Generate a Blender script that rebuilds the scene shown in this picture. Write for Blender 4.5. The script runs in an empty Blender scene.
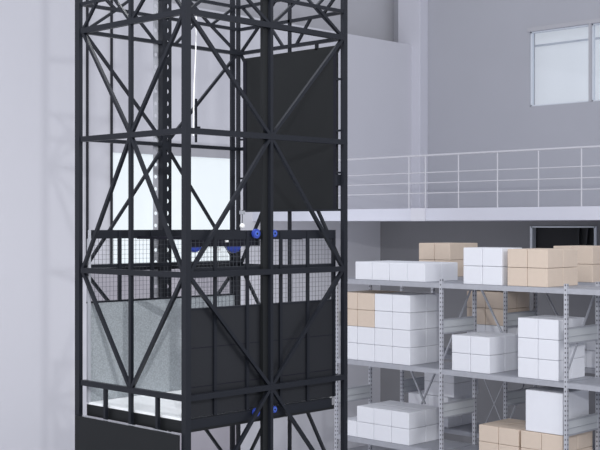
import bpy, bmesh, math, random
from mathutils import Vector, Matrix
random.seed(4)
S = bpy.context.scene
COL = S.collection

# ------------------------------------------------------------------ camera, world, lights, exposure
CZ = 5.70                       # eye height above the hall floor
FX, FY = 0.717, 0.697           # viewing direction on the ground
cd = bpy.data.cameras.new('camera'); cam = bpy.data.objects.new('camera', cd); COL.objects.link(cam)
cd.sensor_width = 36; cd.lens = 70.56; cd.clip_end = 200
cam.location = (0, 0, CZ); cam.rotation_euler = (math.pi/2, 0, math.atan2(-FX, FY))
S.camera = cam

w = bpy.data.worlds.new('world'); S.world = w; w.use_nodes = True
bg = w.node_tree.nodes['Background']; bg.inputs[0].default_value = (0.88, 0.91, 1.0, 1); bg.inputs[1].default_value = 0.76

def area(name, loc, target, size, power, colour=(1, 1, 1), sy=None):
    l = bpy.data.lights.new(name, 'AREA'); l.energy = power; l.color = colour; l.size = size
    if sy: l.shape = 'RECTANGLE'; l.size_y = sy
    o = bpy.data.objects.new(name, l); COL.objects.link(o); o.location = loc
    o.rotation_euler = (Vector(target) - Vector(loc)).to_track_quat('-Z', 'Y').to_euler()
    return o
area('hall_light_front', (9.0, -6.0, 12.0), (12, 18, 5), 5.0, 900, (0.98, 0.98, 1.0))
area('hall_light_side', (2.0, 6.0, 11.5), (18, 12, 3.5), 4.0, 700, (0.98, 0.98, 1.0))
area('hall_light_near', (0.2, -1.0, 8.6), (13, 18, 4), 0.15, 900, (0.97, 0.98, 1.0))
area('lower_hall_fill', (7.6, 15.2, 4.4), (22, 19.4, 3.6), 1.6, 110, (1.0, 0.98, 0.97))  # added fill outside the view, lifts the wall below the mezzanine
area('lower_bay_fill', (17.0, 15.6, 2.8), (19.6, 20, 3.6), 1.6, 110, (0.97, 0.98, 1.0))  # fixtureless fill added behind the lift to brighten the shaded wall
area('shaft_top_fill', (8.2, 9.3, 10.6), (8.0, 9.3, 3.8), 0.8, 120, (0.97, 0.99, 1.0))  # added lamp above the view, brightens platform floor and lining
S.view_settings.view_transform = 'Standard'; S.view_settings.look = 'None'
S.view_settings.exposure = -0.10; S.view_settings.gamma = 1.0; S.view_settings.use_curve_mapping = False

# ------------------------------------------------------------------ materials
def mat(name, rgb, rough=0.6, metal=0.0, noise=0.0, scale=6.0, bump=0.0, bscale=60.0, emit=0.0, spec=0.5):
    m = bpy.data.materials.new(name); m.use_nodes = True
    nt = m.node_tree; b = nt.nodes['Principled BSDF']
    b.inputs['Base Color'].default_value = (*rgb, 1); b.inputs['Roughness'].default_value = rough
    b.inputs['Metallic'].default_value = metal; b.inputs['Specular IOR Level'].default_value = spec
    tc = nt.nodes.new('ShaderNodeTexCoord')
    n = nt.nodes.new('ShaderNodeTexNoise'); n.inputs['Scale'].default_value = scale; n.inputs['Detail'].default_value = 5
    nt.links.new(tc.outputs['Object'], n.inputs['Vector'])
    r = nt.nodes.new('ShaderNodeMapRange')
    r.inputs['To Min'].default_value = 1 - noise; r.inputs['To Max'].default_value = 1 + noise
    nt.links.new(n.outputs['Fac'], r.inputs['Value'])
    mx = nt.nodes.new('ShaderNodeVectorMath'); mx.operation = 'SCALE'; mx.inputs[0].default_value = rgb
    nt.links.new(r.outputs[0], mx.inputs['Scale']); nt.links.new(mx.outputs[0], b.inputs['Base Color'])
    if bump:
        n2 = nt.nodes.new('ShaderNodeTexNoise'); n2.inputs['Scale'].default_value = bscale
        bp = nt.nodes.new('ShaderNodeBump'); bp.inputs['Strength'].default_value = bump; bp.inputs['Distance'].default_value = 0.01
        nt.links.new(tc.outputs['Object'], n2.inputs['Vector']); nt.links.new(n2.outputs['Fac'], bp.inputs['Height'])
        nt.links.new(bp.outputs[0], b.inputs['Normal'])
    if emit:
        b.inputs['Emission Color'].default_value = (*rgb, 1); b.inputs['Emission Strength'].default_value = emit
    return m

M = {}
M['steel'] = mat('anthracite_steel', (0.008, 0.0095, 0.014), 0.42, 0.0, 0.12, 4, spec=0.35)
M['gate'] = mat('charcoal_sheet', (0.007, 0.008, 0.009), 0.5, 0.0, 0.15, 1.5, spec=0.35)
M['panel'] = mat('dark_panel', (0.012, 0.013, 0.016), 0.40, 0.0, 0.15, 2, spec=0.4)
M['navy'] = mat('navy_black_steel', (0.006, 0.006, 0.012), 0.5, spec=0.3)
M['wire'] = mat('mesh_wire', (0.05, 0.055, 0.065), 0.5)
M['galv'] = mat('galvanised_steel', (0.42, 0.43, 0.47), 0.5, 0.3, 0.10, 10)
M['deck'] = mat('grey_shelf_steel', (0.36, 0.37, 0.41), 0.55, 0.1, 0.08, 5)
M['board'] = mat('pale_grey_board', (0.52, 0.54, 0.56), 0.6, 0.0, 0.05, 5)
M['white_box'] = mat('white_cardboard', (0.80, 0.81, 0.855), 0.75, 0, 0.02, 8)
M['tan_box'] = mat('brown_cardboard', (0.68, 0.565, 0.465), 0.8, 0, 0.05, 8)
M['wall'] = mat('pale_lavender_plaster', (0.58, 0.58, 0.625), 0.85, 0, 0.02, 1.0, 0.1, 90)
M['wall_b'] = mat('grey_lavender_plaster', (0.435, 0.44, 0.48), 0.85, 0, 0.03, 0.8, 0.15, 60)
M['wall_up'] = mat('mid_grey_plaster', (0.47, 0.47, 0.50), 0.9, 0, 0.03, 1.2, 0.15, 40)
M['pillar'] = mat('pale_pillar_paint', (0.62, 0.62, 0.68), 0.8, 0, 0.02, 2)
M['shade_grey'] = mat('shade_darkened_grey', (0.21, 0.21, 0.225), 0.85, 0, 0.08, 1.0, 0.1, 30)  # lower back wall: shade under the mezzanine put into the colour
M['shutter'] = mat('grey_shutter_paint', (0.36, 0.345, 0.385), 0.6, 0, 0.05, 1.0)
M['floor'] = mat('grey_concrete', (0.40, 0.41, 0.45), 0.5, 0, 0.06, 1.0)
M['mezz'] = mat('pale_fascia_paint', (0.60, 0.61, 0.69), 0.7, 0, 0.02, 2)
M['rail'] = mat('pale_rail_paint', (0.54, 0.54, 0.58), 0.5)
M['frame'] = mat('white_window_frame', (0.72, 0.76, 0.82), 0.5)
M['black'] = mat('black_void_shade', (0.010, 0.011, 0.015), 0.7)
M['blue'] = mat('blue_polyurethane', (0.025, 0.05, 0.30), 0.35)
M['blue_hub'] = mat('light_blue_hub', (0.06, 0.12, 0.45), 0.3)
M['white'] = mat('white_plastic', (0.85, 0.85, 0.85), 0.35)
M['floorplate'] = mat('white_floor_sheet', (0.93, 0.95, 0.97), 0.3, 0, 0.02, 4)
M['day'] = mat('daylight_window_film', (0.32, 0.345, 0.36), 0.5, emit=2.0)
M['day_dim'] = mat('frosted_window_film', (0.32, 0.33, 0.355), 0.5, emit=0.9)
M['lintel'] = mat('grey_lintel', (0.38, 0.38, 0.41), 0.8)
M['sky'] = mat('daylight_sky', (0.50, 0.52, 0.55), 0.9, emit=0.98)
M['mark'] = mat('pale_brass_mark', (0.45, 0.40, 0.32), 0.5)

def glass():
    m = bpy.data.materials.new('clear_glass'); m.use_nodes = True; nt = m.node_tree
    nt.nodes.clear(); o = nt.nodes.new('ShaderNodeOutputMaterial')
    mix = nt.nodes.new('ShaderNodeMixShader'); t = nt.nodes.new('ShaderNodeBsdfTransparent'); g = nt.nodes.new('ShaderNodeBsdfGlossy')
    t.inputs[0].default_value = (0.96, 0.97, 0.98, 1); g.inputs['Roughness'].default_value = 0.03; mix.inputs[0].default_value = 0.10
    nt.links.new(t.outputs[0], mix.inputs[1]); nt.links.new(g.outputs[0], mix.inputs[2]); nt.links.new(mix.outputs[0], o.inputs[0])
    return m
M['glass'] = glass()

def perforated():                # galvanised upright with a column of punched slots
    m = mat('perforated_upright', (0.50, 0.51, 0.55), 0.5, 0.2, 0.08, 12); nt = m.node_tree
    b = nt.nodes['Principled BSDF']; src = b.inputs['Base Color'].links[0].from_socket
    tc = nt.nodes.new('ShaderNodeTexCoord'); sp = nt.nodes.new('ShaderNodeSeparateXYZ'); nt.links.new(tc.outputs['Object'], sp.inputs[0])
    md = nt.nodes.new('ShaderNodeMath'); md.operation = 'MODULO'; md.inputs[1].default_value = 0.075
    nt.links.new(sp.outputs[2], md.inputs[0])
    c = nt.nodes.new('ShaderNodeMath'); c.operation = 'COMPARE'; c.inputs[1].default_value = 0.0375; c.inputs[2].default_value = 0.014
    nt.links.new(md.outputs[0], c.inputs[0])
    facs = [c]
    ax = []
    for k in (0, 1):             # slot only in the middle of each face
        a = nt.nodes.new('ShaderNodeMath'); a.operation = 'ABSOLUTE'; nt.links.new(sp.outputs[k], a.inputs[0])
        l = nt.nodes.new('ShaderNodeMath'); l.operation = 'LESS_THAN'; l.inputs[1].default_value = 0.012; nt.links.new(a.outputs[0], l.inputs[0]); ax.append(l)
    mxx = nt.nodes.new('ShaderNodeMath'); mxx.operation = 'MAXIMUM'; nt.links.new(ax[0].outputs[0], mxx.inputs[0]); nt.links.new(ax[1].outputs[0], mxx.inputs[1])
    f = nt.nodes.new('ShaderNodeMath'); f.operation = 'MULTIPLY'; nt.links.new(c.outputs[0], f.inputs[0]); nt.links.new(mxx.outputs[0], f.inputs[1])
    mix = nt.nodes.new('ShaderNodeMix'); mix.data_type = 'RGBA'; mix.inputs['B'].default_value = (0.12, 0.12, 0.14, 1)
    nt.links.new(f.outputs[0], mix.inputs['Factor']); nt.links.new(src, mix.inputs['A']); nt.links.new(mix.outputs['Result'], b.inputs['Base Color'])
    return m
M['perf'] = perforated()

def tread():                     # embossed galvanised lining sheet
    m = mat('embossed_lining_sheet', (0.44, 0.47, 0.50), 0.42, 0.35, 0.0); nt = m.node_tree
    b = nt.nodes['Principled BSDF']; tc = nt.nodes.new('ShaderNodeTexCoord')
    v = nt.nodes.new('ShaderNodeTexVoronoi'); v.inputs['Scale'].default_value = 62; nt.links.new(tc.outputs['Object'], v.inputs['Vector'])
    r = nt.nodes.new('ShaderNodeMapRange'); r.inputs['From Max'].default_value = 0.7; r.inputs['To Min'].default_value = 1.15; r.inputs['To Max'].default_value = 0.82
    nt.links.new(v.outputs['Distance'], r.inputs['Value'])
    s = nt.nodes.new('ShaderNodeVectorMath'); s.operation = 'SCALE'; s.inputs[0].default_value = (0.42, 0.455, 0.48)
    nt.links.new(r.outputs[0], s.inputs['Scale']); nt.links.new(s.outputs[0], b.inputs['Base Color'])
    bp = nt.nodes.new('ShaderNodeBump'); bp.inputs['Strength'].default_value = 0.6; bp.inputs['Distance'].default_value = 0.004
    nt.links.new(v.outputs['Distance'], bp.inputs['Height']); nt.links.new(bp.outputs[0], b.inputs['Normal'])
    return m
M['tread'] = tread()

# ------------------------------------------------------------------ helpers
def box(bm, x0, x1, y0, y1, z0, z1):
    v = [bm.verts.new(p) for p in ((x0,y0,z0),(x1,y0,z0),(x1,y1,z0),(x0,y1,z0),(x0,y0,z1),(x1,y0,z1),(x1,y1,z1),(x0,y1,z1))]
    for f in ((0,3,2,1),(4,5,6,7),(0,1,5,4),(1,2,6,5),(2,3,7,6),(3,0,4,7)): bm.faces.new([v[i] for i in f])
def bar(bm, a, b, wd, th, up=Vector((0, 0, 1))):     # rectangular bar from a to b; wd across `side`, th across the other
    a, b = Vector(a), Vector(b); d = (b - a).normalized()
    s = d.cross(up)
    if s.length < 1e-4: s = d.cross(Vector((1, 0, 0)))
    s.normalize(); u = s.cross(d).normalized()
    v = [bm.verts.new(p + s*i*wd/2 + u*j*th/2) for p in (a, b) for i, j in ((-1,-1),(1,-1),(1,1),(-1,1))]
    for f in ((0,1,2,3),(7,6,5,4),(0,4,5,1),(1,5,6,2),(2,6,7,3),(3,7,4,0)): bm.faces.new([v[i] for i in f])
def tube(bm, a, b, r, n=10, cap=True):
    a, b = Vector(a), Vector(b); d = (b - a).normalized(); s = d.orthogonal().normalized(); u = d.cross(s)
    rings = [[bm.verts.new(p + (s*math.cos(k*2*math.pi/n) + u*math.sin(k*2*math.pi/n))*r) for k in range(n)] for p in (a, b)]
    for k in range(n): bm.faces.new((rings[0][k], rings[0][(k+1) % n], rings[1][(k+1) % n], rings[1][k]))
    if cap: bm.faces.new(rings[0][::-1]); bm.faces.new(rings[1])
def obj(name, bm, m, parent=None, bevel=0.0, smooth=False, keep=False):
    """one mesh object; vertices given in world space, origin moved to the bounding-box foot"""
    bmesh.ops.recalc_face_normals(bm, faces=bm.faces[:])
    xs = [v.co for v in bm.verts]
    c = Vector(((min(p.x for p in xs)+max(p.x for p in xs))/2, (min(p.y for p in xs)+max(p.y for p in xs))/2, min(p.z for p in xs)))
    if keep: c = Vector((0, 0, 0))
    bmesh.ops.translate(bm, verts=bm.verts[:], vec=-c)
    me = bpy.data.meshes.new(name); bm.to_mesh(me); bm.free(); me.materials.append(m)
    if smooth: me.shade_smooth()
    o = bpy.data.objects.new(name, me); COL.objects.link(o)
    if parent:
        o.parent = parent; base = Vector((0, 0, 0)); q = parent
        while q: base = base + Vector(q.location); q = q.parent
        o.location = c - base
    else: o.location = c
    if bevel:
        md = o.modifiers.new('bevel', 'BEVEL'); md.width = bevel; md.segments = 2; md.limit_method = 'ANGLE'
    return o
def one(name, m, parent, *b, bevel=0.0):
    bm = bmesh.new(); box(bm, *b); return obj(name, bm, m, parent, bevel)
def rod(name, m, parent, a, b, wd, th, up=Vector((0, 0, 1)), bevel=0.0):
    bm = bmesh.new(); bar(bm, a, b, wd, th, up); return obj(name, bm, m, parent, bevel)
def cyl(name, m, parent, a, b, r, n=20):
    bm = bmesh.new(); tube(bm, a, b, r, n); return obj(name, bm, m, parent, 0, False)
def empty(name, loc, label, cat, group=None):
    o = bpy.data.objects.new(name, None); COL.objects.link(o); o.location = loc; o.empty_display_size = 0.1
    o['label'] = label; o['category'] = cat
    if group: o['group'] = group
    return o
def tag(o, label, cat, group=None):
    o['label'] = label; o['category'] = cat
    if group: o['group'] = group
    return o
def struct(name, bm, m, bevel=0.0):
    o = obj(name, bm, m, None, bevel); o['kind'] = 'structure'; return o
def sbox(name, m, *b, bevel=0.0):
    bm = bmesh.new(); box(bm, *b); return struct(name, bm, m, bevel)
def ratio(px):
    t = (px - 300) / 1176.0
    return (FY - FX*t) / (FX + FY*t)
def Yat(px, X): return ratio(px) * X       # where the sight line of a picture column meets the plane X
def Xat(px, Y): return Y / ratio(px)
def Z(h): return CZ + h

# ------------------------------------------------------------------ the hall
YW = 20.0; XW = Yat(420, 24.9) / ratio(428); XM = 18.98
sbox('floor', M['floor'], -2, 32, -8, 24, -0.2, 0)
# left wall: tall plastered lower part with a window opening, greyer wall set back above it
wx0, wx1 = Xat(110.5, YW), Xat(236, YW); wz0, wz1 = Z(-0.88), Z(1.53)
WT = Z(4.87)
bm = bmesh.new()
box(bm, -2, wx0, YW, YW+0.3, 0, WT); box(bm, wx1, 24.9, YW, YW+0.3, 0, WT)
box(bm, wx0, wx1, YW, YW+0.3, wz1, WT); box(bm, wx0, wx1, YW, YW+0.3, 0, wz0)
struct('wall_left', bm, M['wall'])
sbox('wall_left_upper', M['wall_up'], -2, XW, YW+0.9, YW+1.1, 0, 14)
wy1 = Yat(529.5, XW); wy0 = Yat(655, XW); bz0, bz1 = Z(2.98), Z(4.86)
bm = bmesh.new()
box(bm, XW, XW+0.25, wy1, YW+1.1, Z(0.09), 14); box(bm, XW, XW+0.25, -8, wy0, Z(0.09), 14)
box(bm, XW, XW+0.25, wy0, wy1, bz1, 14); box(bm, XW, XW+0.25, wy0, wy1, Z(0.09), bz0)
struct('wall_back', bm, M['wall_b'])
sbox('trim_1', M['pillar'], 24.9, XW, Yat(420, 24.9), Yat(398, 24.9), Z(0.34), 14, bevel=0.01)     # pillar in the corner
# lower back wall under the mezzanine, with a dark window opening
XL = 23.6
dy1, dy0 = Yat(532, XL), Yat(596, XL)
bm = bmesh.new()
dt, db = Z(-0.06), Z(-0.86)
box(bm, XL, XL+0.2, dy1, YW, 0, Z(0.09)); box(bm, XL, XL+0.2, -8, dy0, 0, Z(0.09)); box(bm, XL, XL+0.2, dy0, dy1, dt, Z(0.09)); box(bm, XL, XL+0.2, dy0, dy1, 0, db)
struct('wall_back_lower', bm, M['shade_grey'])
bm = bmesh.new(); box(bm, XL+0.15, XL+0.18, dy0, dy1, db, dt); d1 = struct('window_5', bm, M['black'])  # black sheet stands for the darkness behind the opening
bm = bmesh.new()
for a in (dy1, dy0): box(bm, XL-0.04, XL+0.12, a-0.03, a+0.03, db, dt+0.03)
box(bm, XL-0.04, XL+0.12, dy0, dy1, dt, dt+0.03)
obj('window_frame', bm, M['frame'], d1)
for px, px2 in ((577, 577), (586, 583)):
    rod('window_bar', M['steel'], d1, (XL+0.08, Yat(px2, XL), db), (XL+0.08, Yat(px, XL), dt), 0.05, 0.05)
# mezzanine
sbox('mezzanine_floor', M['mezz'], XM, XW, -8, YW, Z(0.09), Z(0.34))
sbox('trim_2', M['pillar'], XM-0.03, XM, Yat(426, XM), Yat(411.5, XM), Z(0.085), Z(0.345))   # thin paler plate on the slab edge
# windows
def window(name, x_plane, y0, y1, z0, z1):
    bm = bmesh.new(); t = 0.035
    box(bm, x_plane+0.05, x_plane+0.15, y0, y1, z0, z0+t); box(bm, x_plane+0.05, x_plane+0.15, y0, y1, z1-t, z1)
    for a in (y0, y1-t): box(bm, x_plane+0.05, x_plane+0.15, a, a+t, z0, z1)
    f = struct(name, bm, M['frame'])
    bm = bmesh.new(); box(bm, x_plane+0.09, x_plane+0.10, y0+t, y1-t, z0+t, z1-t); obj('window_pane', bm, M['glass'], f)
    return f
ym = Yat(590, XW)
window('window_1', XW, ym+0.02, wy1, bz0, bz1)
window('window_2', XW, wy0, ym-0.02, bz0, bz1)
bm = bmesh.new()                                     # frame surround proud of the wall
box(bm, XW-0.03, XW, wy0-0.05, wy1+0.05, bz1, bz1+0.10); box(bm, XW-0.02, XW+0.1, ym-0.03, ym+0.03, bz0, bz1)
struct('trim_3', bm, M['wall_up'])
bm = bmesh.new(); box(bm, XW+0.9, XW+1.0, wy0-3, wy1+3, bz0-1.5, bz1+2); struct('sky_outside', bm, M['sky'])  # glowing sheet added as the sky behind the panes
bm = bmesh.new()                                     # roof line seen outside through the panes
box(bm, XW+0.6, XW+0.7, wy0-2, wy1+2, bz1-0.28, bz1-0.24); struct('trim_4', bm, M['frame'])
# bright daylight window in the left wall, shutter under it
bm = bmesh.new(); box(bm, wx0, wx1, YW+0.12, YW+0.16, wz0, wz1); f = struct('window_3', bm, M['day'])
sbox('trim_7', M['lintel'], Xat(128, YW), wx1, YW-0.05, YW-0.001, wz1, wz1+0.27)
bm = bmesh.new()
box(bm, wx0, wx1, YW, YW+0.10, wz0-0.03, wz0+0.03)
obj('window_sill', bm, M['frame'], f)
sbox('door_2', M['shutter'], Xat(88, YW), Xat(236, YW), YW-0.06, YW-0.001, 0, wz0-0.03)
# joints of the wall cladding
for k, px in enumerate((86.2, 110.5)):
    X = Xat(px, YW); sbox('trim_%d' % (5+k), M['steel'], X-0.008, X+0.008, YW-0.075, YW-0.061 if 0 else YW, 0 if 0 else wz0, WT) 

# ------------------------------------------------------------------ mezzanine railing
XR = XM + 0.04
R = empty('railing', (XR, 14, Z(0.34)), 'pale painted tube railing with three lower bars along the mezzanine edge', 'railing')
y_end = YW - 0.02
cyl('top_rail', M['rail'], R, (XR, 4, Z(1.42)), (XR, y_end, Z(1.42)), 0.022, 10)
for h in (1.07, 0.86, 0.65):
    cyl('rail', M['rail'], R, (XR, 4, Z(h)), (XR, y_end, Z(h)), 0.012, 8)
for px in (409, 425.5, 458.5, 497.5, 538.5, 581.5, 625):
    y = Yat(px, XR); cyl('post', M['rail'], R, (XR, y, Z(0.34)), (XR, y, Z(1.42)), 0.014, 8)

# ------------------------------------------------------------------ racks
N1, N2 = 'storage_rack', 'storage_rack.001'
SIDE = {(N1, 1, 0), (N1, 2, 0), (N2, 1, 1)}; CROSS = set(); KNEE = {(N1, 1, 0), (N2, 1, 0), (N1, 2, 1)}
def rack(name, label, X0, depth, frames, levels, zb):
    r = empty(name, (X0, frames[0], 0), label, 'shelving rack')
    X1 = X0 + depth; u = 0.055; top = levels[0] + 0.07
    for fi, y in enumerate(frames):
        for x in (X0, X1):
            one('upright', M['perf'], r, x-u/2, x+u/2, y-u/2, y+u/2, 0, top)
        zs = [levels[i] for i in range(len(levels))]
        for i in range(len(zs)-1):                     # end-frame boards half-way between the levels, and braces
            zm = (zs[i] + zs[i+1]) / 2
            b = one('end_board', M['board'], r, X0+u/2, X1-u/2, y-0.012, y+0.012, zm-0.14, zm+0.12)
            for zl in (zm-0.14, zm+0.095, zm-0.03):
                one('board_lip', M['galv'], b, X0+u/2, X1-u/2, y-0.020, y-0.0121, zl, zl+(0.025 if zl != zm-0.03 else 0.008))
            yb = y + 0.035
            if (name, fi, i) in SIDE:
                rod('brace', M['galv'], r, (X1-u/2, yb, zs[i]-0.10), (X0+u/2, yb, zs[i+1]+0.06), 0.025, 0.025)
            if (name, fi, i) in CROSS:
                rod('brace', M['galv'], r, (X0+0.22, yb-0.03, zs[i]-0.10), (X1-u/2, yb-0.03, zs[i+1]+0.10), 0.030, 0.030)
            if (name, fi, i) in KNEE:
                rod('knee_brace', M['galv'], r, (X1, y-0.10, zs[i]-0.06), (X1, y-0.62, zs[i]-0.95), 0.03, 0.03)
    for a, b in zip(frames[:-1], frames[1:]):
        for z in levels:
            for x in (X0, X1):
                one('shelf_beam', M['galv'], r, x-0.02, x+0.02, min(a, b)+u/2, max(a, b)-u/2, z-0.085, z-0.006)
            one('shelf_deck', M['deck'], r, X0+0.02, X1-0.02, min(a, b)+u/2, max(a, b)-u/2, z-0.03, z)
    return r
X1F = 16.0; X2F = 17.9
lv = [Z(-0.985), Z(-2.45), Z(-3.85), Z(-5.25)]
fr = [Yat(336.5, X1F), Yat(441.5, X1F), Yat(566.3, X1F), Yat(566.3, X1F)-2.42]
rk1 = rack('storage_rack', 'galvanised storage rack in front, carrying the nearest white and brown boxes', X1F, 0.95, fr, lv, 0)
fr2 = [Yat(402, X2F), Yat(505.5, X2F), Yat(505.5, X2F)-2.42, Yat(505.5, X2F)-4.84]
rk2 = rack('storage_rack.001', 'galvanised storage rack in the row behind, close to the dark wall', X2F, 0.98, fr2, lv, 0)
yy = Yat(477, X1F+0.95)                               # thin crossed tie rods on the back plane
for s in (0, 1):
    rod('tie_rod', M['galv'], rk1, (17.0, yy-0.05-0.55*s, lv[1]-0.12), (17.0, yy-0.60+0.55*s, lv[1]-1.2), 0.012, 0.012)

def at(px, py, X):
    y = Yat(px, X); return Vector((X, y, CZ + (225-py)*(FX*X + FY*y)/1176))
rod('tie_bar', M['galv'], rk1, at(410, 368, 17.0), at(425, 404, 17.0), 0.035, 0.03)
rod('tie_bar', M['galv'], rk1, at(436, 371, 17.02), at(421.5, 404, 17.02), 0.030, 0.025)
# ------------------------------------------------------------------ cardboard boxes
cache = {}
def carton_mesh(sx, sy, sz, colour):
    key = (round(sx, 3), round(sy, 3), round(sz, 3), colour)
    if key in cache: return cache[key]
    bm = bmesh.new(); g = 0.004
    box(bm, -sx/2+g, sx/2-g, -sy/2+g, sy/2-g, 0, sz-0.009)
    bmesh.ops.bevel(bm, geom=bm.edges[:], offset=0.006, segments=1, affect='EDGES')
    for s in (-1, 1):                                 # two closed top flaps meeting in a seam
        box(bm, -sx/2+g+0.006, sx/2-g-0.006, min(s*0.002, s*(sy/2-g-0.006)), max(s*0.002, s*(sy/2-g-0.006)), sz-0.013, sz-0.005)
    bmesh.ops.recalc_face_normals(bm, faces=bm.faces[:])
    me = bpy.data.meshes.new('cardboard_box'); bm.to_mesh(me); bm.free()
    me.materials.append(M['white_box'] if colour == 'white' else M['tan_box'])
    cache[key] = me; return me
NB = [0]
ORD = ['leftmost', 'second from left', 'third from left', 'fourth from left', 'fifth from left']
def layer_name(k, n):
    if n == 1: return ''
    if n == 2: return ('bottom layer', 'top layer')[k]
    if k == 0: return 'bottom layer'
    if k == n-1: return 'top layer'
    return {3: ['', 'middle layer'], 4: ['', 'second layer up', 'third layer up']}[n][k]
def stack(where, X, pxa, pxb, ncol, ndeep, depth, z, heights, colour=lambda c, k: 'white', start=lambda k: 0):
    """where: words that find the stack. columns run left to right along the shelf"""
    ya, yb = Yat(pxa, X), Yat(pxb, X); wd = (ya - yb) / ncol; dd = depth / ndeep
    n = len(heights)
    for k in range(n):
        zz = z + sum(heights[:k]) + 0.001*(k+1)
        for c in range(ncol):
            if c < start(k): continue
            for d in range(ndeep):
                vis = d == 0 or c == ncol-1 or k == n-1
                if not vis: continue
                cl = colour(c, k)
                o = bpy.data.objects.new('cardboard_box', carton_mesh(dd, wd, heights[k], cl)); COL.objects.link(o)
                o.location = (X + dd*(d+0.5), ya - wd*(c+0.5), zz)
                ln = layer_name(k, n)
                col = (ORD[c] if c < ncol-1 else 'rightmost') if ncol > 2 else (('left', 'right')[c] if ncol == 2 else '')
                row = ('front', 'back')[d] if ndeep == 2 else (('front', 'middle', 'back')[d] if ndeep == 3 else '')
                bits = ' '.join(x for x in (col, row) if x)
                lab = '%s cardboard box' % ('white' if cl == 'white' else 'brown')
                ex = ', '.join(x for x in (ln, bits) if x)
                lab = lab + (', ' + ex if ex else '') + ', ' + where
                tag(o, lab, 'box', 'cardboard boxes on the storage racks')
                NB[0] += 1
T = lambda c, k: 'tan'
XF = X1F + 0.03; XG = X2F + 0.03
# top level, front rack
stack('low white row on top shelf', XF, 355, 425, 4, 2, 0.95, lv[0], [0.325])
stack('white cube stack on top shelf', XF, 463, 502, 2, 2, 0.60, lv[0], [0.305, 0.305])
stack('brown stack beside white, top shelf', XF, 507, 547.5, 2, 2, 0.92, lv[0], [0.30, 0.30], T)
# top level, rear rack
stack('brown stack behind low white row', XG, 418.5, 450, 2, 2, 0.90, lv[0], [0.32, 0.32], T)
stack('rear brown stack at right edge', XG, 553, 592.5, 2, 2, 0.90, lv[0], [0.31, 0.31], T)
# second level, front rack
stack('four-layer stack beside the lift', XF, 340.5, 410, 4, 2, 0.92, lv[1], [0.305]*4, lambda c, k: 'tan' if (c < 2 and k >= 2) else 'white')
stack('low white block, second shelf', XF, 451.5, 489.5, 2, 2, 0.90, lv[1], [0.30, 0.30])
stack('tall white stack, second shelf', XF, 517.5, 558.5, 2, 2, 0.80, lv[1], [0.32]*3)
# second level, rear rack
stack('rear stack under the white cubes', XG, 466.5, 504, 2, 2, 0.85, lv[1], [0.305]*4, lambda c, k: 'tan' if k >= 2 else 'white')
stack('rear white stack near right edge', XG, 568, 604, 2, 2, 0.6, lv[1], [0.30]*2)
# third level, front rack
stack('white block on third shelf', XF, 340, 409, 4, 2, 0.95, lv[2], [0.285, 0.285], start=lambda k: 1 if k else 0)
stack('small brown block, third shelf', XF, 478.5, 518.5, 2, 2, 0.88, lv[2], [0.275, 0.275], T)
stack('brown block under big box', XF, 520.5, 562.5, 2, 2, 0.92, lv[2], [0.275, 0.275], T)
# third level, rear rack
stack('rear low white block, third shelf', XG, 408, 448, 2, 2, 0.85, lv[2], [0.29, 0.29])
stack('small rear white pile, third shelf', XG+0.02, 424, 454, 1, 1, 0.80, lv[2]+0.583, [0.27, 0.27])
# one big box
o = bpy.data.objects.new('cardboard_box', carton_mesh(0.80, Yat(524.5, XF)-Yat(562, XF), 0.66, 'white')); COL.objects.link(o)
o.location = (XF+0.42, (Yat(524.5, XF)+Yat(562, XF))/2, lv[2]+0.555)
tag(o, 'largest single white cardboard box, standing on brown boxes', 'box', 'cardboard boxes on the storage racks')

# ------------------------------------------------------------------ lift shaft frame
FXc, FYc = 7.14, 8.43; LX, LY = 2.22, 1.66
X0, X1, Y0, Y1 = FXc, FXc+LX, FYc, FYc+LY
XMm, YMm = (X0+X1)/2, (Y0+Y1)/2
st = M['steel']
T0 = empty('lift_shaft_frame', (XMm, YMm, 0), 'tall dark steel lattice shaft of the goods lift', 'lift shaft')
TOP = Z(3.95)
one('corner_post', st, T0, X0-0.028, X0+0.036, Y0-0.034, Y0+0.030, 0, TOP)
one('corner_post', st, T0, X0-0.030, X0+0.015, Y1+0.000, Y1+0.075, 0, TOP)
one('corner_post', st, T0, X1-0.035, X1+0.020, Y0-0.022, Y0+0.030, 0, TOP)
xp = Xat(231.0, Y1); one('corner_post', st, T0, xp, Xat(234.6, Y1), Y1-0.01, Y1+0.02, 0, TOP)
yp = Yat(239.4, X1); one('corner_post', st, T0, X1-0.012, X1+0.018, yp, yp+0.045, 0, TOP)
for p in ((X0, Y0), (X0, Y1), (X1, Y0), (X1, Y1)):
    one('base_plate', st, T0, p[0]-0.1, p[0]+0.1, p[1]-0.1, p[1]+0.1, 0.0, 0.015)
rings = [Z(h) for h in (3.95, 3.12, 2.0, 0.885, -0.468, -1.625, -2.90, -4.2, -5.5)]
rA, rT = Z(2.28), Z(2.54)
faces = {'left': ((X0, Y0), (X0, Y1)), 'front': ((X0, Y0), (X1, Y0)), 'back': ((X0, Y1), (X1, Y1)), 'right': ((X1, Y0), (X1, Y1))}
def P(f, s, z):
    (a, b), (c, d) = faces[f]; return Vector((a+(c-a)*s, b+(d-b)*s, z))
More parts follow.
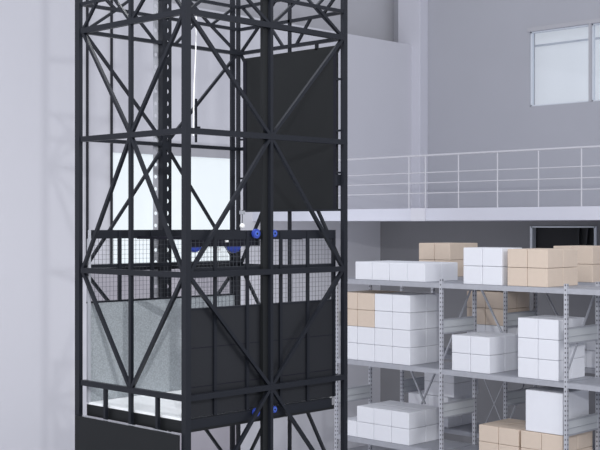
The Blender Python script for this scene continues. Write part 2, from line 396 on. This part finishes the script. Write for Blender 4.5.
for fn in faces:
    near = fn in ('left', 'front')
    th = 0.055 if near else 0.038
    for z in rings:
        rod('ring_beam', st, T0, P(fn, 0.01, z), P(fn, 0.99, z), 0.045, th)
    for z in (rA, rT):
        rod('ring_beam', st, T0, P(fn, 0.01, z), P(fn, 0.99, z), 0.032, 0.035)
    nrm = Vector((1, 0, 0)) if fn in ('left', 'right') else Vector((0, 1, 0))
    m = P(fn, 0.5, 0)
    mh = 0.019 if near else 0.016; one('mid_post', st, T0, m.x-mh, m.x+mh, m.y-mh, m.y+mh, 0, TOP)
    for i in range(1, len(rings)-1):
        za, zb = rings[i], rings[i+1]
        if i == 1 or (fn == 'left' and i >= 5): continue
        for s in (0, 1):
            e = 0.012 if s == 0 else 0.988
            a, b = ((e, za), (0.5, zb)) if i % 2 == 0 else ((0.5, za), (e, zb))
            rod('diagonal_brace', st, T0, P(fn, a[0], a[1]), P(fn, b[0], b[1]), 0.034 if near else 0.030, 0.034 if near else 0.030, nrm)
    r1 = Z(2.0)
    zz = [((0.012, r1), (0.2, rA)), ((0.3, rA), (0.44, r1)), ((0.56, r1), (0.7, rA)), ((0.8, rA), (0.988, r1)),
          ((0.2, rA), (0.03, rT)), ((0.8, rA), (0.97, rT)), ((0.2, rA), (0.36, rT)), ((0.8, rA), (0.64, rT)), ((0.36, rT), (0.5, Z(3.12))), ((0.64, rT), (0.5, Z(3.12)))]
    if fn == 'left': zz = [((0.012, r1), (0.24, Z(2.42))), ((0.24, Z(2.42)), (0.5, r1)), ((0.5, r1), (0.76, Z(2.42))), ((0.76, Z(2.42)), (0.988, r1))]
    if fn == 'front': zz = [((0.5, r1), (0.24, Z(2.40))), ((0.5, r1), (0.76, Z(2.46))), ((0.8, rA), (0.988, r1)), ((0.012, r1), (0.24, Z(2.40))), ((0.8, rA), (0.93, rT))]
    for a, b in zz:
        rod('top_truss_brace', st, T0, P(fn, *a), P(fn, *b), 0.028, 0.028, nrm)
# short posts over the base cladding, cladding sheet on the left face
for s in (0.25, 0.75):
    rod('short_post', st, T0, P('left', s, Z(-2.0)), P('left', s, Z(-1.65)), 0.035, 0.035)
one('cladding_panel', M['gate'], T0, X0-0.060, X0-0.040, Y0+0.035, Y1+0.03, 0.02, Z(-1.965), bevel=0.004)
one('cladding_panel_edge', M['galv'], T0, X0-0.035, X0-0.020, Y0+0.05, Y1-0.06, Z(-1.965), Z(-1.957))
one('badge', M['mark'], T0, X0-0.065, X0-0.0601, Yat(91.5, X0-0.06), Yat(87, X0-0.06), Z(-2.345), Z(-2.305), bevel=0.002)

# guide masts: punched channel, holes are real
def punched(bm, o, ux, uz_step, n, wdt, r):
    """plate strip in plane (ux, z) with a round hole per cell"""
    ux = Vector(ux)
    for k in range(n):
        z0 = k*uz_step; outer = []; inner = []
        for (a, b) in ((-1,-1),(0,-1),(1,-1),(1,0),(1,1),(0,1),(-1,1),(-1,0)):
            outer.append(bm.verts.new(Vector(o) + ux*a*wdt/2 + Vector((0, 0, z0 + uz_step/2*(1+b)))))
            l = math.hypot(a, b)
            inner.append(bm.verts.new(Vector(o) + ux*a/l*r + Vector((0, 0, z0 + uz_step/2 + b/l*r))))
        for i in range(8): bm.faces.new((outer[i], outer[(i+1) % 8], inner[(i+1) % 8], inner[i]))
    bmesh.ops.remove_doubles(bm, verts=bm.verts[:], dist=1e-5)
def mast(cx, y_face, w_, d_, name='guide_mast'):
    bm = bmesh.new(); n = int(TOP/0.134)
    punched(bm, (cx, y_face, 0.0), (1, 0, 0), 0.134, n, w_, 0.027)
    o = obj(name, bm, M['steel'], T0, 0)
    md = o.modifiers.new('s', 'SOLIDIFY'); md.thickness = 0.006; md.offset = 0
    one('mast_web', M['steel'], T0, cx-w_/2, cx-w_/2+0.008, y_face+0.004, y_face+d_, 0, n*0.134)
    return o
mast(Xat(167, 10.06), 10.06, 0.125, 0.09)
bm = bmesh.new(); punched(bm, (Xat(155.5, 10.14), 10.14, 0.0), (1, 0, 0), 0.134, int(TOP/0.134), 0.07, 0.022)
o = obj('mast_back_strip', bm, M['galv'], T0); md = o.modifiers.new('s', 'SOLIDIFY'); md.thickness = 0.005
o['label'] = 'pale galvanised punched strip'
bm = bmesh.new(); box(bm, 8.165, 8.30, 8.452, 8.492, 0, TOP); obj('guide_mast', bm, M['gate'], T0)
# hanging hook rod on the back face
xh = Xat(196, Y1-0.03)
rod('hook_rod', st, T0, (xh, Y1-0.03, Z(0.93)), (xh, Y1-0.03, Z(1.42)), 0.02, 0.02)
rod('hook_tip', st, T0, (xh, Y1-0.04, Z(1.10)), (xh+0.05, Y1-0.04, Z(1.10)), 0.018, 0.018)

# ------------------------------------------------------------------ landing gate on the far side
XG2 = X1 - 0.058
gy1, gy0 = Yat(243.5, XG2), Yat(336.5, XG2)
G = empty('landing_gate', (XG2, (gy0+gy1)/2, Z(0.165)), 'black sheet metal landing gate on the upper far side of the lift shaft', 'gate')
one('gate_panel', M['gate'], G, XG2, XG2+0.03, gy0, gy1, Z(0.165), Z(1.925), bevel=0.003)
one('gate_stile', M['navy'], G, XG2-0.008, XG2, gy0, gy0+0.04, Z(0.165), Z(1.90))
one('gate_stile', M['navy'], G, XG2-0.008, XG2, gy1-0.05, gy1, Z(0.165), Z(1.90))
one('bottom_edge', M['steel'], G, XG2-0.012, XG2+0.035, gy0-0.03, gy1+0.02, Z(0.150), Z(0.172))
for h in (0.55, 1.0, 1.55):
    one('hinge', st, G, XG2-0.012, XG2+0.03, gy0-0.05, gy0, Z(h), Z(h)+0.02)
    one('hinge', st, G, XG2-0.012, XG2+0.03, gy1, gy1+0.07, Z(h-0.02), Z(h))
one('gate_lug', st, G, XG2, XG2+0.02, gy0+0.28, gy0+0.32, Z(1.905), Z(1.98))
one('lock_box', st, G, XG2-0.03, XG2+0.03, gy0-0.035, gy0, Z(0.42), Z(0.54))

# ------------------------------------------------------------------ lift platform
cx0, cx1, cy0, cy1 = 7.175, 9.275, 8.505, 10.045
C = empty('lift_platform', ((cx0+cx1)/2, (cy0+cy1)/2, Z(-1.93)), 'dark goods lift platform with mesh sides hanging in the lattice shaft', 'lift platform')
zf = Z(-1.83)
one('platform_floor', M['floorplate'], C, cx0+0.01, cx1-0.01, cy0+0.01, cy1-0.01, zf-0.02, zf)
one('platform_base', M['gate'], C, cx0, cx1, cy0, cy1, zf-0.135, zf-0.021)
o = one('side_panel', M['panel'], C, cx0, cx1, cy0-0.004, cy0+0.006, zf+0.001, Z(-0.80))
one('sill_beam', M['steel'], C, cx0+0.02, cx1-0.06, cy0-0.02, cy0+0.02, zf-0.105, zf-0.012)
one('sill_lip', M['panel'], C, cx0+0.02, cx1-0.08, cy0-0.010, cy0-0.002, zf-0.011, zf-0.002)
one('side_lining', M['tread'], C, cx0, cx1, cy1-0.006, cy1, zf+0.001, Z(-0.80))
bm = bmesh.new()
for h in (-1.17, -1.54): box(bm, cx0, cx1, cy0-0.007, cy0-0.004, Z(h)-0.004, Z(h)+0.004)
obj('panel_seam', bm, M['navy'], C)
for y, name in ((cy0, 'front'), (cy1, 'rear')):
    s = -1 if y == cy0 else 1
    one('top_band', M['steel'], C, cx0, cx1, y-0.018, y+0.012, Z(-0.142), Z(-0.052))
    one('middle_rail', M['steel'], C, cx0, cx1, y-0.012, y+0.012, Z(-0.445), Z(-0.41))
    one('panel_cap', M['steel'], C, cx0, cx1, y-0.010, y+0.010, Z(-0.81), Z(-0.793))
    bm = bmesh.new(); n = int((cx1-cx0)/0.048)
    for i in range(n+1):
        x = cx0 + (cx1-cx0)*i/n; bar(bm, (x, y, Z(-0.795)), (x, y, Z(-0.14)), 0.0026, 0.0026)
    for i in range(14):
        z = Z(-0.79) + i*0.048; bar(bm, (cx0, y+0.003, z), (cx1, y+0.003, z), 0.0026, 0.0026)
    obj('wire_mesh', bm, M['wire'], C)
pxs = (215.3, 247.5, 281.0, 308.0)
for px in pxs:
    x = Xat(px, cy0-0.02); one('side_post', M['steel'], C, x-0.018, x+0.018, cy0-0.026, cy0-0.006, zf, Z(-0.06))
one('side_post', M['steel'], C, cx1-0.03, cx1, cy0-0.02, cy0+0.02, zf, Z(-0.052))
for px in (118.5, 150.5):
    x = Xat(px, cy1); one('side_post', M['steel'], C, x-0.02, x+0.02, cy1-0.03, cy1-0.012, Z(-0.79), Z(-0.06))
one('side_post', M['galv'], C, cx0, cx0+0.03, cy1-0.03, cy1+0.004, zf, Z(-0.052))
one('side_post', M['steel'], C, cx0, cx0+0.035, cy0-0.02, cy0+0.02, zf, Z(-0.052))
one('side_post', M['steel'], C, cx1-0.035, cx1, cy1-0.02, cy1+0.02, zf, Z(-0.052))
# upper cross beam with blue sheaves
yb = 9.20; bx0, bx1 = Xat(186, yb), Xat(258, yb)
cb = one('cross_beam', M['navy'], C, bx0, bx1, yb-0.03, yb+0.03, Z(-0.225), Z(-0.15))
for px, r in ((194, 0.095), (233, 0.11)):
    x = Xat(px, yb); q = cyl('sheave', M['blue'], cb, (x, yb-0.022, Z(-0.185)), (x, yb+0.022, Z(-0.185)), r, 28)
    q['label'] = 'blue sheave'
    o = cyl('sheave_rim', M['galv'], q, (x, yb-0.005, Z(-0.185)), (x, yb+0.005, Z(-0.185)), r+0.006, 28) if px > 200 else None
for px, h in ((227, -0.17), (219, -0.255), (205, -0.25)):
    x = Xat(px, yb-0.04); one('fitting', M['white'], cb, x-0.018, x+0.018, yb-0.045, yb-0.03, Z(h)-0.012, Z(h)+0.012)
# ties from the cross beam out to both sides of the platform
for x in (bx0+0.05, bx1-0.05):
    one('tie_beam', M['navy'], C, x-0.02, x+0.02, cy0, cy1, Z(-0.15), Z(-0.12))
# blue guide rollers each side of the front mast
for h, rr in ((-0.085, 0.047), (-1.86, 0.042)):
    for px in (256, 273.8):
        y = cy0-0.045; x = Xat(px, y)
        q = cyl('guide_roller', M['blue'], C, (x, y-0.014, Z(h)), (x, y+0.014, Z(h)), rr if px < 270 else rr*0.8, 28)
        q['label'] = 'blue guide roller'
        cyl('roller_hub', M['blue_hub'], q, (x, y-0.018, Z(h)), (x, y-0.014, Z(h)), rr*0.55, 20)
        cyl('roller_axle', M['navy'], q, (x, y-0.022, Z(h)), (x, y+0.04, Z(h)), rr*0.22, 14)

# ------------------------------------------------------------------ small hanging things
yk = 8.75; bm = bmesh.new(); prev = None
for px, py in [(196.2, 14), (196.1, 32), (195.7, 50), (195.0, 68), (194.2, 85), (193.6, 110), (193.2, 136)]:
    x = Xat(px, yk); d = FX*x + FY*yk; p = Vector((x, yk, CZ + (225-py)*d/1176))
    if prev: tube(bm, prev, p, 0.0065, 8)
    prev = p
tag(obj('cable', bm, M['white']), 'thin white cable hanging just inside the near corner of the shaft', 'cable')
xl = Xat(242.3, 9.7); zl = Z(-0.01)
PL = empty('pendant_lamp', (xl, 9.7, zl), 'small white pendant lamp hanging below the corner of the landing gate', 'lamp')
bm = bmesh.new(); bmesh.ops.create_uvsphere(bm, u_segments=20, v_segments=12, radius=0.030, matrix=Matrix.Translation((xl, 9.7, zl)))
obj('lamp_globe', bm, M['white'], PL, smooth=True)
cyl('cord', M['steel'], PL, (xl, 9.7, zl+0.028), (xl, 9.7, Z(0.14)), 0.004, 8)
one('cord_cup', M['deck'], PL, xl-0.025, xl+0.025, 9.675, 9.725, Z(0.12), Z(0.16), bevel=0.004)
one('end_bracket', M['shade_grey'], C, cx1-0.055, cx1-0.005, cy0-0.01, cy0+0.03, zf-0.09, zf-0.01)
